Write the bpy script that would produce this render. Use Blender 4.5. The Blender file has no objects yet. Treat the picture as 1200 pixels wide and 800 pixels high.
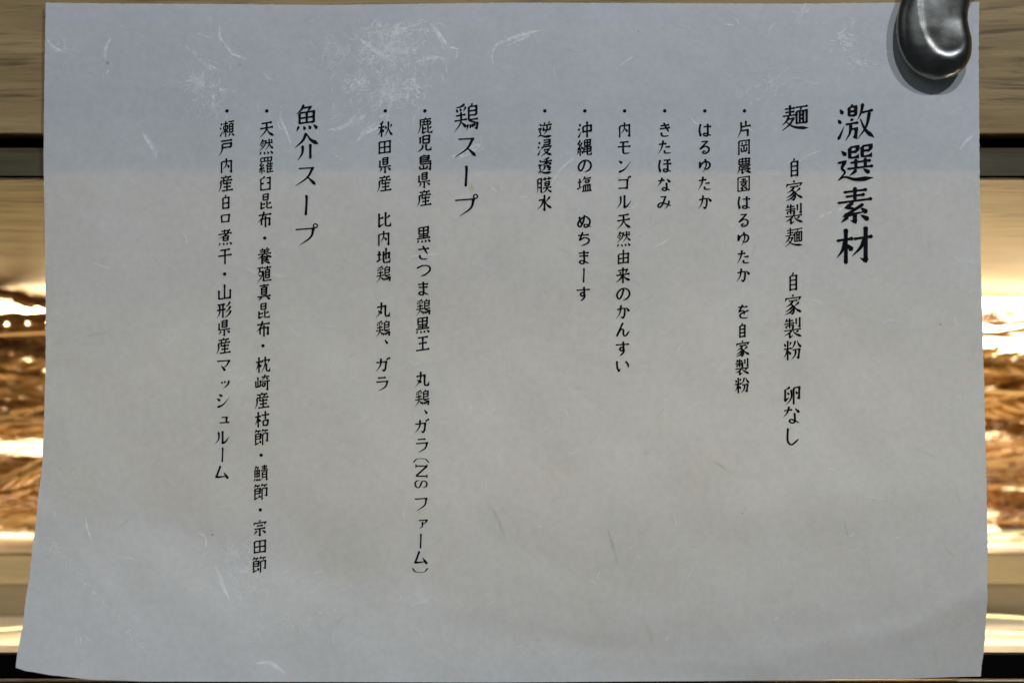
import bpy, bmesh, math, random
from mathutils import Vector, Matrix, noise
random.seed(7)
R = math.radians
sc = bpy.context.scene
COL = sc.collection

# ---------------------------------------------------------------- camera (paper plane y = 0, x right, z up, metres)
PX = 0.325/1200.0              # metres per photograph pixel at the plane of the sheet
CAM_D = 0.60
cam_d = bpy.data.cameras.new('camera'); cam = bpy.data.objects.new('camera', cam_d); COL.objects.link(cam)
cam.location = (0, -CAM_D, 0); cam.rotation_euler = (R(90), 0, 0)
cam_d.sensor_width = 36; cam_d.lens = 36*CAM_D/0.325
cam_d.clip_start = 0.02; cam_d.clip_end = 50
cam_d.dof.use_dof = True; cam_d.dof.focus_distance = CAM_D - .002; cam_d.dof.aperture_fstop = 8
sc.camera = cam

# ---------------------------------------------------------------- dim room air
w = bpy.data.worlds.new('World'); sc.world = w; w.use_nodes = True
bg = w.node_tree.nodes['Background']; bg.inputs[0].default_value = (.72, .86, 1.0, 1); bg.inputs[1].default_value = .045

# ---------------------------------------------------------------- lamps
def area(name, loc, target, size, power, colour, size_y=None, shape='DISK'):
    d = bpy.data.lights.new(name, 'AREA'); d.shape = shape; d.size = size
    if size_y: d.size_y = size_y
    d.energy = power; d.color = colour
    o = bpy.data.objects.new(name, d); COL.objects.link(o); o.location = loc
    o.rotation_euler = (Vector(target) - Vector(loc)).to_track_quat('-Z', 'Y').to_euler()
    return o
# two small ceiling spots in front of the counter: they cast the handle's double shadow
area('ceiling_lamp', (.14, -1.15, .78), (0, 0, 0), .045, 5.3, (.86, .93, 1.03))
area('ceiling_lamp', (.53, -1.15, .79), (0, 0, 0), .045, 5.4, (.86, .93, 1.03))
# added soft fill from the unseen room, brightening the handle and left side
area('room_fill', (-1.0, -2.4, .9), (0, 0, 0), 1.3, 3.0, (.82, .92, 1.0))
# LED strip under the roof of the niche, facing down and back onto the wheat and the shelves
area('niche_light', (0, .188, .0168), (0, .187, -.045), .60, 3.2, (1.0, .86, .60), .008, 'RECTANGLE')
# added unseen fill behind the black front sill, brightening roof and wheat from below
area('niche_light', (0, .037, -.0965), (0, .150, .030), .60, .8, (1.0, .84, .56), .006, 'RECTANGLE')

sc.view_settings.view_transform = 'Standard'; sc.view_settings.look = 'None'
sc.view_settings.exposure = 0; sc.view_settings.gamma = 1
sc.render.engine = 'CYCLES'
sc.cycles.max_bounces = 8
sc.cycles.use_denoising = True
# ---------------------------------------------------------------- brush lettering
# a stroke is "type x,y x,y ..." in a 100 x 100 box, y down; '*' marks a sharp corner
# h horizontal  v vertical  p falling left  n falling right  d dot  t rising  z turned
# y turned or upright with a hook  e bent with a hook  c kana curve  q turned with a tapered end  l plain thin line
COMP = {
'口': "v 12,15 18,90;z 12,16 88,14* 82,88;h 17,80 82,80",
'日': "v 15,5 15,98;z 15,5 85,5* 85,98;h 15,48 85,48;h 15,91 85,91",
'白': "p 52,0 36,20;v 12,20 12,98;z 12,20 88,20* 88,98;h 12,57 88,57;h 12,91 88,91",
'自': "p 52,0 36,18;v 14,18 14,100;z 14,18 86,18* 86,100;h 14,42 86,42;h 14,66 86,66;h 14,91 86,91",
'目': "v 14,4 14,98;z 14,4 86,4* 86,98;h 14,32 86,32;h 14,61 86,61;h 14,91 86,91",
'田': "v 8,12 8,94;z 8,12 92,12* 92,94;v 50,12 50,86;h 8,50 92,50;h 8,86 92,86",
'木l': "h 0,32 98,30;v 54,0 54,100;p 52,34 34,60 2,80;d 60,44 92,64",
'土l': "h 12,36 88,34;v 50,4 50,80;t 0,92 98,74",
'氵': "d 34,6 74,22;d 10,36 50,50;t 12,96 40,84 88,58",
'辶': "d 12,8 26,22;q 2,40 22,38* 14,56 22,68 4,86;n 2,88 22,80 52,90 100,90",
'灬': "p 14,10 2,92;d 34,15 42,84;d 58,15 68,84;d 80,10 98,90",
'禾l': "p 82,2 54,12 20,18;h 2,38 98,36;v 54,12 54,100;p 52,40 34,64 2,84;d 60,50 92,68",
'火': "d 12,28 24,50;p 90,22 74,44;p 50,2 46,52 4,98;n 52,46 70,74 100,96",
'攵': "p 36,0 26,24 4,46;h 26,26 98,22;p 76,26 56,66 4,100;n 20,42 52,76 104,100",
'方': "d 44,0 52,14;h 2,26 98,23;y 36,50 82,49* 74,90* 56,84;p 42,26 34,66 2,100",
'米l': "d 10,12 26,30;p 92,8 74,28;h 0,42 100,40;v 52,0 52,100;p 50,44 32,66 2,84;d 58,52 92,72",
'月': "p 14,4 14,60 0,100;y 14,4 90,4* 90,94* 66,86;h 16,32 90,32;h 15,60 90,60",
'糸l': "q 48,0 18,24* 50,36;q 80,16 12,58* 80,50;d 66,38 88,58;v 48,56 48,100;p 22,66 2,90;d 72,66 96,86",
'比': "h 14,40 46,36;q 14,6 14,90* 50,74;p 92,26 62,44;e 60,2 60,78 68,90 94,90* 98,68",
'鳥': "p 50,0 36,12;v 18,12 18,64;z 18,12 84,12* 84,46;h 18,28 84,28;h 18,44 84,44;h 18,61 100,60;y 18,63 94,76* 86,96* 66,92;p 12,76 0,98;d 28,76 34,92;d 46,74 54,90;d 62,72 72,86",
'魚': "p 38,0 26,18 4,34;q 34,13 68,12* 52,30;v 18,31 18,74;z 18,31 82,30* 82,74;v 50,31 50,70;h 18,51 82,50;h 18,70 82,70;@灬 2,78,100,101",
'隹': "p 36,0 24,22 2,40;v 22,26 22,100;d 58,0 66,14;h 24,21 94,20;v 58,21 58,90;h 24,43 88,42;h 24,65 88,64;h 24,90 100,89",
'巳': "z 10,8 90,6* 86,50;h 12,48 86,47;e 12,8 12,84 26,94 90,92* 96,66",
}
G = {
'激': "@氵 0,4,22,98;@白 30,0,54,34;@方 22,38,60,100;@攵 54,0,100,99",
'選': "@辶 0,2,100,104;@巳 32,0,60,34;@巳 66,0,96,34;h 36,46 94,45;v 52,36 52,62;v 78,36 78,62;h 28,62 100,61;p 54,66 46,74 34,82;d 72,66 90,80",
'素': "h 18,12 84,11;h 24,25 78,24;v 50,0 50,38;h 2,40 98,38;q 46,42 28,55* 54,62;q 74,50 22,78* 76,72;d 66,60 84,76;y 50,75 50,98* 38,92;p 32,80 12,96;d 66,80 88,96",
'材': "@木l 0,0,48,100;h 46,32 100,30;y 80,0 80,97* 64,86;p 78,34 66,58 42,80",
'麺': "h 12,14 52,13;v 32,0 32,40;h 14,27 50,26;h 4,40 58,39;p 28,42 20,58 2,74;q 22,53 46,51* 30,74 2,94;n 16,60 36,78 60,88 102,94;h 52,12 100,10;p 76,12 70,24;v 57,26 57,76;z 57,26 95,26* 95,76;v 69,26 69,72;v 82,26 82,72;h 69,42 82,42;h 69,56 82,56;h 57,72 95,72",
'自': "@自 24,0,78,100",
'家': "v 50,0 50,13;p 14,14 6,34;q 13,19 92,18* 80,35;h 26,33 76,32;p 52,34 34,50 10,60;y 36,46 54,62 56,86 46,98* 36,90;p 50,60 30,74 6,84;p 55,72 34,88 4,99;p 86,42 60,60;n 56,56 70,76 100,94",
'製': "p 20,2 8,20;h 12,15 54,13;h 2,28 60,26;v 33,0 33,52;v 14,37 14,51;y 14,37 52,36* 52,50* 44,47;v 70,4 70,36;y 90,0 90,50* 78,44;v 50,50 50,60;h 2,61 98,60;p 46,62 30,75 2,86;q 34,74 34,98* 54,88;p 84,66 64,77;n 50,62 66,81 102,98",
'粉': "@米l 0,0,46,100;p 66,4 60,26 44,46;n 76,4 86,26 102,42;y 50,50 90,49* 84,94* 70,87;p 70,52 64,78 42,100",
'卵': "p 40,8 28,16 12,20;q 12,18 12,76* 36,60;p 46,22 46,66 14,98;d 24,34 34,48;y 60,16 92,15* 90,72* 76,66;v 60,16 60,100;d 72,32 80,50",
'片': "p 26,4 26,55 2,100;v 60,0 60,34;h 28,35 96,34;z 27,60 74,59* 74,100",
'岡': "v 10,6 10,100;y 10,6 90,6* 90,96* 76,90;d 32,16 39,30;p 70,14 60,31;h 22,38 79,37;v 50,42 50,76;v 29,52 29,80;h 29,78 71,77;v 71,52 71,80",
'農': "v 14,8 14,44;z 14,8 86,8* 86,44;h 14,25 86,25;h 14,42 86,41;v 38,0 38,41;v 62,0 62,41;h 12,53 96,51;p 15,53 15,74 0,100;h 28,63 84,62;h 22,74 96,73;q 36,74 36,98* 54,89;p 86,78 68,86;n 52,75 66,88 100,99",
'園': "v 6,4 6,100;z 6,4 94,4* 94,100;h 6,96 94,96;h 30,22 70,21;v 50,12 50,36;h 18,36 82,35;v 31,46 33,60;z 31,46 69,46* 66,60;h 33,59 66,59;p 48,60 38,73 18,82;q 38,70 38,90* 52,82;p 76,64 62,72;n 50,62 62,78 84,88",
'内': "v 12,22 12,100;y 12,22 88,22* 88,97* 72,90;p 50,0 48,44 24,74;d 54,44 74,66",
'天': "h 14,14 88,12;h 4,45 96,42;p 50,14 46,58 2,100;n 52,46 68,76 102,98",
'然': "p 28,0 20,18 2,40;q 25,14 50,13* 38,42 4,70;d 22,24 33,33;d 14,36 25,45;h 50,28 98,26;p 72,2 70,40 44,72;n 74,32 84,52 102,66;d 84,6 94,18;@灬 2,76,100,101",
'由': "v 12,30 12,98;z 12,30 88,30* 88,98;v 50,0 50,89;h 12,59 88,59;h 12,89 88,89",
'来': "h 14,18 88,17;d 26,26 36,40;p 78,23 66,40;h 2,47 98,45;v 50,0 50,102;p 48,48 32,70 0,90;n 52,48 68,70 102,88",
'沖': "@氵 0,4,28,98;v 38,28 38,70;z 38,28 94,27* 94,70;h 38,62 94,61;v 66,0 66,102",
'縄': "@糸l 0,0,42,100;v 51,4 51,40;z 51,4 91,4* 91,40;h 51,21 91,21;h 51,38 91,38;v 46,48 46,80;z 46,48 95,48* 95,80;h 46,62 95,62;h 46,77 95,77;e 71,4 71,86 77,96 98,96* 102,80",
'塩': "@土l 0,8,38,82;p 56,0 50,14 38,28;h 50,16 100,14;@口 54,24,90,46;v 46,56 46,92;z 46,56 92,56* 92,92;v 61,57 61,92;v 77,57 77,92;h 34,94 104,93",
'逆': "@辶 0,2,100,104;d 44,4 52,16;p 84,2 74,16;h 30,23 100,22;q 41,34 41,54* 46,52;h 41,53 88,52;v 88,33 88,55;p 66,23 64,56 42,82",
'浸': "@氵 0,4,26,98;z 42,4 88,4* 88,36;h 46,19 88,18;h 40,34 88,33;p 36,43 30,60;q 36,46 96,45* 86,62;q 44,64 82,63* 64,82 28,100;n 48,68 66,86 102,100",
'透': "@辶 0,2,100,104;p 82,0 64,7 42,10;h 28,23 102,21;v 64,8 64,44;p 62,24 52,36 30,46;n 66,24 80,36 100,42;p 52,52 48,66 30,80;y 42,52 78,51* 72,62* 88,62* 82,78* 70,75",
'膜': "@月 0,4,32,100;h 38,14 102,12;v 55,0 55,24;v 83,0 83,24;@日 50,30,92,58;h 38,69 102,67;p 70,60 64,82 36,100;n 72,70 82,86 104,100",
'水': "y 50,0 50,98* 36,88;q 8,32 42,30* 30,62 0,88;p 90,16 74,32 56,46;n 54,38 70,68 102,90",
'鶏': "p 44,0 28,8 6,11;d 8,16 15,28;d 24,14 29,26;p 48,10 38,27;h 6,41 48,39;h 0,59 54,57;p 28,28 26,68 0,100;d 30,66 50,86;@鳥 52,0,100,100",
'鹿': "v 54,0 54,12;h 14,13 94,12;p 17,13 17,60 0,100;h 26,28 90,27;v 44,17 44,45;v 68,17 68,45;h 26,46 90,45;v 90,27 90,47;@比 24,50,104,102",
'児': "v 20,6 20,50;v 40,2 40,52;z 40,4 84,4* 84,52;h 40,26 84,26;h 40,49 84,49;p 38,56 34,80 2,100;e 62,56 62,84 70,94 94,93* 99,74",
'島': "p 50,0 38,10;v 20,10 20,58;z 20,10 80,10* 80,36;h 20,22 80,22;h 20,34 80,34;h 20,46 98,45;y 20,59 92,58* 88,98* 74,92;v 42,65 42,88;v 16,70 16,90;h 16,89 68,88;v 68,70 68,90",
'県': "@目 28,0,80,50;q 11,14 11,60* 14,62;h 11,62 98,60;y 52,62 52,101* 40,95;p 28,70 8,92;d 72,68 96,88",
'産': "v 50,0 50,11;h 14,13 90,11;d 32,16 39,28;p 72,14 60,29;h 12,33 98,31;p 15,33 15,68 0,100;p 39,38 28,55;h 36,52 90,50;v 59,38 59,93;h 34,72 86,71;h 22,95 102,93",
'黒': "v 18,4 18,48;z 18,4 82,4* 82,48;h 18,25 82,25;h 18,46 82,46;v 50,4 50,70;h 14,59 86,58;h 2,72 98,70;@灬 2,80,100,102",
'王': "h 14,14 88,12;h 20,50 80,48;v 50,14 50,90;h 2,92 98,90",
'丸': "p 40,0 37,52 0,98;e 8,30 68,27* 68,80 76,92 94,90* 100,66;d 14,52 46,70",
'秋': "@禾l 0,0,46,100;@火 44,4,102,100",
'地': "@土l 0,14,38,90;y 40,48 90,36* 88,68* 76,66;v 67,2 67,76;e 50,22 50,82 60,94 92,93* 100,72",
'魚': "@魚 2,0,98,100",
'介': "p 50,0 34,28 0,52;n 50,2 68,28 102,48;p 34,46 32,76 12,102;v 67,44 67,102",
'瀬': "@氵 0,4,22,98;h 24,18 60,16;v 42,0 42,102;v 28,32 28,56;z 28,32 56,32* 56,56;h 28,53 56,53;p 40,56 20,82;d 44,56 60,74;h 62,7 102,6;p 82,7 77,19;@目 65,20,97,78;p 75,80 60,102;d 85,80 102,99",
'戸': "h 12,10 92,8;z 22,28 84,27* 84,54;h 22,51 84,51;p 22,28 20,66 0,100",
'白': "@白 20,0,80,98",
'口': "@口 12,10,88,92",
'煮': "h 22,11 72,10;v 46,0 46,27;h 2,29 98,27;p 84,2 56,34 4,56;@日 30,42,78,74;@灬 2,80,100,102",
'干': "h 16,12 86,10;h 2,47 98,45;v 50,12 50,102",
'羅': "v 12,3 12,28;z 12,3 88,3* 88,28;v 38,4 38,26;v 62,4 62,26;h 12,25 88,25;@糸l 0,32,42,102;@隹 46,30,102,102",
'臼': "p 46,2 34,12 16,16;v 14,14 14,98;h 14,50 38,48;z 58,15 86,14* 86,98;h 60,49 86,48;h 14,91 86,91",
'昆': "@日 24,0,78,44;@比 2,46,102,102",
'布': "h 4,22 96,20;p 44,0 32,36 0,66;v 26,46 26,86;y 26,46 82,45* 82,88* 68,82;v 54,28 54,102",
'養': "d 30,0 38,11;p 72,0 62,11;h 14,15 86,14;h 20,27 80,26;v 50,15 50,39;h 2,40 98,38;p 44,40 28,54 0,66;n 58,40 74,54 102,64;v 50,50 50,57;z 32,58 68,58* 68,80;h 32,69 68,69;h 32,80 68,80;q 32,58 32,98* 50,90;p 82,78 66,87;n 48,82 64,92 92,102",
'殖': "h 2,10 46,8;p 22,10 18,32 2,52;q 18,34 42,33* 32,68 2,100;d 14,50 26,63;h 48,13 102,11;v 74,0 74,24;@目 57,24,93,80;q 47,34 47,92* 50,94;h 47,93 104,92",
'真': "h 18,10 84,9;v 50,0 50,20;@目 26,20,74,70;h 2,78 98,76;p 34,80 10,102;d 66,80 92,100",
'枕': "@木l 0,0,44,100;p 50,22 44,42;q 50,25 98,24* 88,42;p 68,0 66,54 40,100;e 77,46 77,82 84,94 98,93* 103,72",
'崎': "v 18,12 18,72;v 3,36 3,78;h 3,76 36,70;v 35,34 35,76;h 42,16 98,15;p 70,0 62,22 42,36;d 74,20 90,34;h 36,45 104,43;@口 45,52,72,80;y 86,44 86,99* 72,92",
'枯': "@木l 0,0,44,100;h 45,26 102,24;v 74,0 74,54;@口 52,52,98,100",
'節': "p 18,0 2,22;h 14,10 46,9;d 26,13 33,22;p 64,0 52,20;h 60,10 98,9;d 76,13 83,22;v 10,28 10,86;z 10,28 46,28* 46,62;h 10,43 46,43;h 10,58 46,58;t 4,94 48,78;d 36,68 50,86;y 60,30 94,29* 92,78* 78,72;v 60,30 60,102",
'鯖': "@魚 0,0,48,100;h 56,11 96,9;h 58,22 94,21;v 76,0 76,34;h 50,35 102,33;@月 56,42,96,100",
'宗': "v 50,0 50,13;p 14,14 6,34;q 13,19 92,18* 80,34;h 28,37 72,36;h 10,56 90,54;y 50,56 50,99* 38,93;p 30,66 8,90;d 68,66 92,86",
'山': "v 50,2 50,88;v 10,36 10,94;h 10,91 90,89;v 90,36 90,97",
'形': "h 4,16 58,14;h 0,49 62,47;p 20,16 20,66 0,98;v 43,15 43,101;p 94,2 84,18 62,34;p 97,30 84,50 60,68;p 101,58 84,82 54,101",
# kana
'は': "y 20,10 12,52 20,92* 27,74;h 40,30 96,28;c 70,8 71,84 56,93 42,85 52,74 96,92",
'る': "c 28,12 72,10* 20,62 52,44 80,56 78,80 52,94 38,86 46,75 60,84",
'ゆ': "c 16,22 14,66* 30,36 60,22 86,38 80,64 58,76 44,64;p 52,4 60,50 36,100",
'た': "h 10,30 66,25;p 42,2 32,50 6,98;h 56,50 90,47;c 52,70 56,90 96,90",
'か': "y 10,36 56,28 66,34 62,80 50,95* 36,82;p 40,4 30,60 4,98;d 74,22 98,50",
'を': "h 16,20 84,16;c 50,2 22,52* 46,44 60,52 58,74;c 92,42 36,66 32,86 50,95 88,92",
'き': "h 20,24 82,17;h 14,44 88,36;c 42,2 60,34 80,66;c 28,68 28,86 46,95 80,92",
'ほ': "y 18,10 10,52 18,92* 25,74;h 42,14 92,12;h 38,40 98,38;c 70,14 71,84 56,93 42,85 52,74 96,92",
'な': "h 6,26 54,21;p 36,2 26,34 2,64;d 68,14 94,38;c 66,38 68,82 56,94 38,86 48,74 94,94",
'み': "c 20,14 58,11* 36,64 16,86 4,72 24,54 62,62 98,76;p 82,38 78,68 52,98",
'の': "c 54,16 42,60 22,86 6,64 18,34 50,14 84,24 96,54 80,82 50,96",
'ん': "c 52,2 6,96* 36,50 54,54 54,82 70,94 98,60",
'す': "h 2,26 98,22;c 56,2 58,52 44,68 32,54 46,42 60,54 58,78 32,102",
'い': "y 12,18 14,62 27,90* 38,68;c 72,22 90,42 94,68",
'ぬ': "c 16,18 24,50 38,82;c 54,8 42,60 20,90 6,70 24,40 60,20 90,44 86,76 64,94 50,84 62,73 100,92",
'ち': "h 8,26 88,21;c 44,2 20,60* 54,42 86,52 80,78 32,98",
'ま': "h 14,21 88,19;h 18,42 84,40;c 52,2 54,82 40,94 22,84 38,72 90,94",
'さ': "h 12,28 90,21;c 44,2 60,30 80,62;c 24,64 26,84 46,95 80,92",
'つ': "c 2,36 50,18 90,26 96,52 68,78 32,90",
'し': "c 30,4 28,70 44,94 62,90 92,64",
'ー': "v 47,2 54,10 50,98",
'ス': "q 16,14 80,12* 56,58 2,98;n 52,52 72,72 94,96",
'プ': "q 4,24 86,20* 74,62 24,100;o 95,8 9",
'モ': "h 18,16 82,13;h 4,47 96,44;c 44,15 44,80 56,93 90,90",
'ン': "d 10,16 36,34;t 10,96 52,76 96,24",
'ゴ': "z 10,27 76,25* 74,90;h 12,83 74,82;d 80,2 87,17;d 92,-4 99,11",
'ル': "p 26,12 26,60 0,96;q 54,6 54,92* 76,80 100,46",
'ガ': "y 4,36 76,30* 70,80 58,94* 46,82;p 40,6 34,56 2,98;d 80,4 88,20;d 93,-3 101,13",
'ラ': "h 20,12 78,10;q 8,40 88,36* 74,74 24,102",
'フ': "q 6,16 88,13* 76,60 20,98",
'ァ': "q 34,34 96,32* 86,50 70,60;p 64,44 60,78 40,96",
'ム': "q 42,4 12,84* 88,78;d 64,50 96,96",
'マ': "q 4,20 92,17* 74,50 46,68;d 34,50 64,88",
'ッ': "d 36,42 45,58;d 58,38 66,54;p 94,36 84,66 50,96",
'シ': "d 22,6 48,22;d 8,36 34,52;t 12,96 54,78 98,28",
'ュ': "z 40,46 80,45* 76,82;h 26,85 100,83",
'、': "d 30,20 76,84",
'(': "l 2,96 20,30 50,16 80,30 98,96",
')': "l 2,4 20,70 50,84 80,70 98,4",
'N': "l 92,18 8,18;v 92,18 8,84;l 92,84 8,84;l 92,6 92,26;l 8,6 8,30;l 92,72 92,96",
'S': "c 74,84 92,70 94,34 74,12 56,26 44,70 26,90 8,70 6,30 28,10;l 64,88 94,80;l 8,14 38,8",
}
KANJI = set('激選素材麺自家製粉卵片岡農園内天然由来沖縄塩逆浸透膜水鶏鹿児島県産黒王丸秋田比地魚介羅臼昆布養殖真枕崎枯節鯖宗瀬戸白口煮干山形')

def strokes(ch):
    if ch in G: s = G[ch]
    else: s = COMP[ch]
    return _parse(s, 0, 0, 1, 1)

def _parse(s, ox, oy, sx, sy):
    out = []
    for tok in s.split(';'):
        if tok[0] == '@':
            name, box = tok[1:].split(' ')
            a, b, c, d = map(float, box.split(','))
            out += _parse(COMP[name], ox + a*sx, oy + b*sy, sx*(c-a)/100, sy*(d-b)/100)
            continue
        f = tok.split(' ')
        if f[0] == 'o':
            x, y = map(float, f[1].split(',')); r = float(f[2])
            pts = [(x + r*math.cos(k*math.pi/8), y + r*math.sin(k*math.pi/8), False) for k in range(17)]
            out.append(('l', [(ox + x_*sx, oy + y_*sy, c_) for x_, y_, c_ in pts])); continue
        pts = []
        for p in f[1:]:
            cn = p.endswith('*'); x, y = map(float, p.rstrip('*').split(','))
            pts.append((ox + x*sx, oy + y*sy, cn))
        out.append((f[0], pts))
    return out

def _sample(pts, step):
    secs = [[]]
    for i, (x, y, c) in enumerate(pts):
        secs[-1].append((x, y))
        if c and i < len(pts) - 1: secs.append([(x, y)])
    path = []; cuts = []
    for sec in secs:
        n = len(sec); poly = []
        if n == 1: continue
        if n == 2:
            (x0, y0), (x1, y1) = sec; L = math.hypot(x1-x0, y1-y0); m = max(3, int(L/step))
            poly = [(x0+(x1-x0)*k/m, y0+(y1-y0)*k/m) for k in range(m+1)]
        else:
            P = [(2*sec[0][0]-sec[1][0], 2*sec[0][1]-sec[1][1])] + sec + [(2*sec[-1][0]-sec[-2][0], 2*sec[-1][1]-sec[-2][1])]
            for i in range(1, n):
                p0, p1, p2, p3 = P[i-1], P[i], P[i+1], P[i+2]
                m = max(3, int(math.hypot(p2[0]-p1[0], p2[1]-p1[1])/step))
                for k in range(m):
                    t = k/m
                    poly.append(tuple(.5*((2*p1[j]) + (-p0[j]+p2[j])*t + (2*p0[j]-5*p1[j]+4*p2[j]-p3[j])*t*t + (-p0[j]+3*p1[j]-3*p2[j]+p3[j])*t**3) for j in (0, 1)))
            poly.append(sec[-1])
        if path: poly = poly[1:]; cuts.append(len(path)-1)
        path += poly
    return path, cuts

HB = [.5]      # width of horizontals against uprights
def ribbon(typ, pts, W, step=4.0):
    """one brush stroke -> (left side, right side, corner discs) in glyph units"""
    path, cuts = _sample(pts, step)
    n = len(path); S = [0.0]
    for i in range(1, n): S.append(S[-1] + math.hypot(path[i][0]-path[i-1][0], path[i][1]-path[i-1][1]))
    T = S[-1] or 1.0
    cutS = [S[c] for c in cuts]
    left, right = [], []
    for i, (x, y) in enumerate(path):
        a = path[max(0, i-1)]; b = path[min(n-1, i+1)]
        dx, dy = b[0]-a[0], b[1]-a[1]; L = math.hypot(dx, dy) or 1; dx /= L; dy /= L
        s = S[i]; e = T - s; t = s/T
        base = HB[0] + (1-HB[0])*abs(dy)**.8
        if typ == 'h': k = base*(1 + .35*math.exp(-(s/(W*.7))**2) + 1.0*math.exp(-(e/(W*.7))**2))
        elif typ == 'v': k = base*(1 + .22*math.exp(-(s/(W*.9))**2) - .12*math.sin(math.pi*t))
        elif typ == 'p': k = 1.08*(1 - .9*t**1.5)
        elif typ == 'n': k = (.38 + .95*min(1, t/.78)**1.3) if t < .78 else 1.33*(1-(t-.78)/.22*.92)
        elif typ == 'd': k = .35 + .95*min(1, t/.75)**.9
        elif typ == 't': k = 1.1*(1 - .88*t)
        elif typ == 'l': k = .52
        elif typ == 'c': k = (.55 + .45*abs(dy))*(1 + .15*math.exp(-(s/(W))**2))*(1 if e > 22 else .45 + .55*e/22)
        else:
            k = base*(1 + .25*math.exp(-(s/(W*.7))**2))
            last = cutS[-1] if cutS else T
            for cs in cutS: k *= 1 + .45*math.exp(-((s-cs)/(W*.55))**2)
            if typ in 'ye' and s > last: k = 1.0*(1 - .88*(s-last)/(T-last+1e-6))
            if typ == 'q' and s > last:
                u = (s-last)/(T-last+1e-6); k = (k if u < .1 else 1.0)*(1 - .82*u**1.4)
        w = .5*W*k
        r = .42*W
        if typ not in 'l':
            if s < r: w *= max(.25, math.sqrt(max(0, 1-(1-s/r)**2)))
            if e < r and typ in 'hvdzc': w *= max(.2, math.sqrt(max(0, 1-(1-e/r)**2)))
        left.append((x - dy*w, y + dx*w)); right.append((x + dy*w, y - dx*w))
    return left, right

def glyph(ch, Wbase=10.5):
    """all strokes of a character, sheared a little so that horizontals rise"""
    st = strokes(ch)
    if ch in '()': return [ribbon(t, p, Wbase*1.3) for t, p in st]
    W = Wbase*(1.0 if len(st) < 8 else .92 if len(st) < 12 else .84 if len(st) < 16 else .76)
    if ch not in KANJI and ch not in 'NS': W *= 1.02
    sh = .115 if ch in KANJI else (.0 if ch in 'NSー、' else .03)
    res = []
    for t, p in st:
        p = [(x, y - sh*(x-50), c) for x, y, c in p]
        res.append(ribbon(t, p, W))
    return res
# ---------------------------------------------------------------- helpers
def P(px, py, d=0.0):
    """photograph position (1200 x 800) at depth d behind the sheet"""
    k = (CAM_D + d)/CAM_D*PX
    return Vector(((px-600)*k, d, (400-py)*k))

def link(name, me, mat=None, parent=None):
    o = bpy.data.objects.new(name, me); COL.objects.link(o)
    if mat and not me.materials: me.materials.append(mat)
    if parent: o.parent = parent
    return o

def tag(o, label=None, cat=None, group=None, kind=None):
    if label: o['label'] = label
    if cat: o['category'] = cat
    if group: o['group'] = group
    if kind: o['kind'] = kind
    return o

def empty(name, loc=(0, 0, 0)):
    o = bpy.data.objects.new(name, None); COL.objects.link(o); o.location = loc; o.empty_display_size = .01
    return o

def box_mesh(name, x0, x1, y0, y1, z0, z1, bev=.0008, segs=2):
    bm = bmesh.new(); bmesh.ops.create_cube(bm, size=1)
    for v in bm.verts:
        v.co = Vector(((x0+x1)/2 + v.co.x*(x1-x0), (y0+y1)/2 + v.co.y*(y1-y0), (z0+z1)/2 + v.co.z*(z1-z0)))
    if bev: bmesh.ops.bevel(bm, geom=bm.edges[:], offset=bev, segments=segs, affect='EDGES', profile=.5)
    me = bpy.data.meshes.new(name); bm.to_mesh(me); bm.free()
    return me

def prism_x(name, prof, x0, x1):
    """profile of (y, z) points swept along x"""
    n = len(prof); vs = [(x0, y, z) for y, z in prof] + [(x1, y, z) for y, z in prof]
    fs = [(i, (i+1) % n, n+(i+1) % n, n+i) for i in range(n)] + [tuple(range(n))[::-1], tuple(range(n, 2*n))]
    me = bpy.data.meshes.new(name); me.from_pydata(vs, [], fs)
    bm = bmesh.new(); bm.from_mesh(me); bmesh.ops.recalc_face_normals(bm, faces=bm.faces); bm.to_mesh(me); bm.free()
    return me

class NT:
    def __init__(s, name):
        s.m = bpy.data.materials.new(name); s.m.use_nodes = True; s.t = s.m.node_tree
        s.b = s.t.nodes['Principled BSDF']; s.out = s.t.nodes['Material Output']
    def n(s, typ, **kw):
        nd = s.t.nodes.new(typ)
        for k, v in kw.items():
            if k[0] == '_': setattr(nd, k[1:], v)
            else: nd.inputs[k.replace('_', ' ')].default_value = v
        return nd
    def l(s, a, b): s.t.links.new(a, b)
    def ramp(s, fac, stops):
        r = s.n('ShaderNodeValToRGB'); e = r.color_ramp.elements
        while len(e) < len(stops): e.new(.5)
        for i, (p, c) in enumerate(stops): e[i].position = p; e[i].color = c if len(c) == 4 else (*c, 1)
        s.l(fac, r.inputs[0]); return r.outputs[0]
    def mix(s, fac, a, b, mode='MIX'):
        m = s.n('ShaderNodeMix', _data_type='RGBA', _blend_type=mode)
        for sock, v in ((m.inputs[0], fac), (m.inputs[6], a), (m.inputs[7], b)):
            if hasattr(v, 'node'): s.l(v, sock)
            else: sock.default_value = v if not isinstance(v, tuple) else (*v, 1)[:4]
        return m.outputs[2]
    def math(s, op, a, b=None, c=None):
        m = s.n('ShaderNodeMath', _operation=op)
        for i, v in enumerate((a, b, c)):
            if v is None: continue
            if hasattr(v, 'node'): s.l(v, m.inputs[i])
            else: m.inputs[i].default_value = v
        return m.outputs[0]
    def coords(s, scale=(1, 1, 1), kind='Object'):
        tc = s.n('ShaderNodeTexCoord'); mp = s.n('ShaderNodeMapping'); mp.inputs['Scale'].default_value = scale
        s.l(tc.outputs[kind], mp.inputs[0]); return mp.outputs[0]

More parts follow.
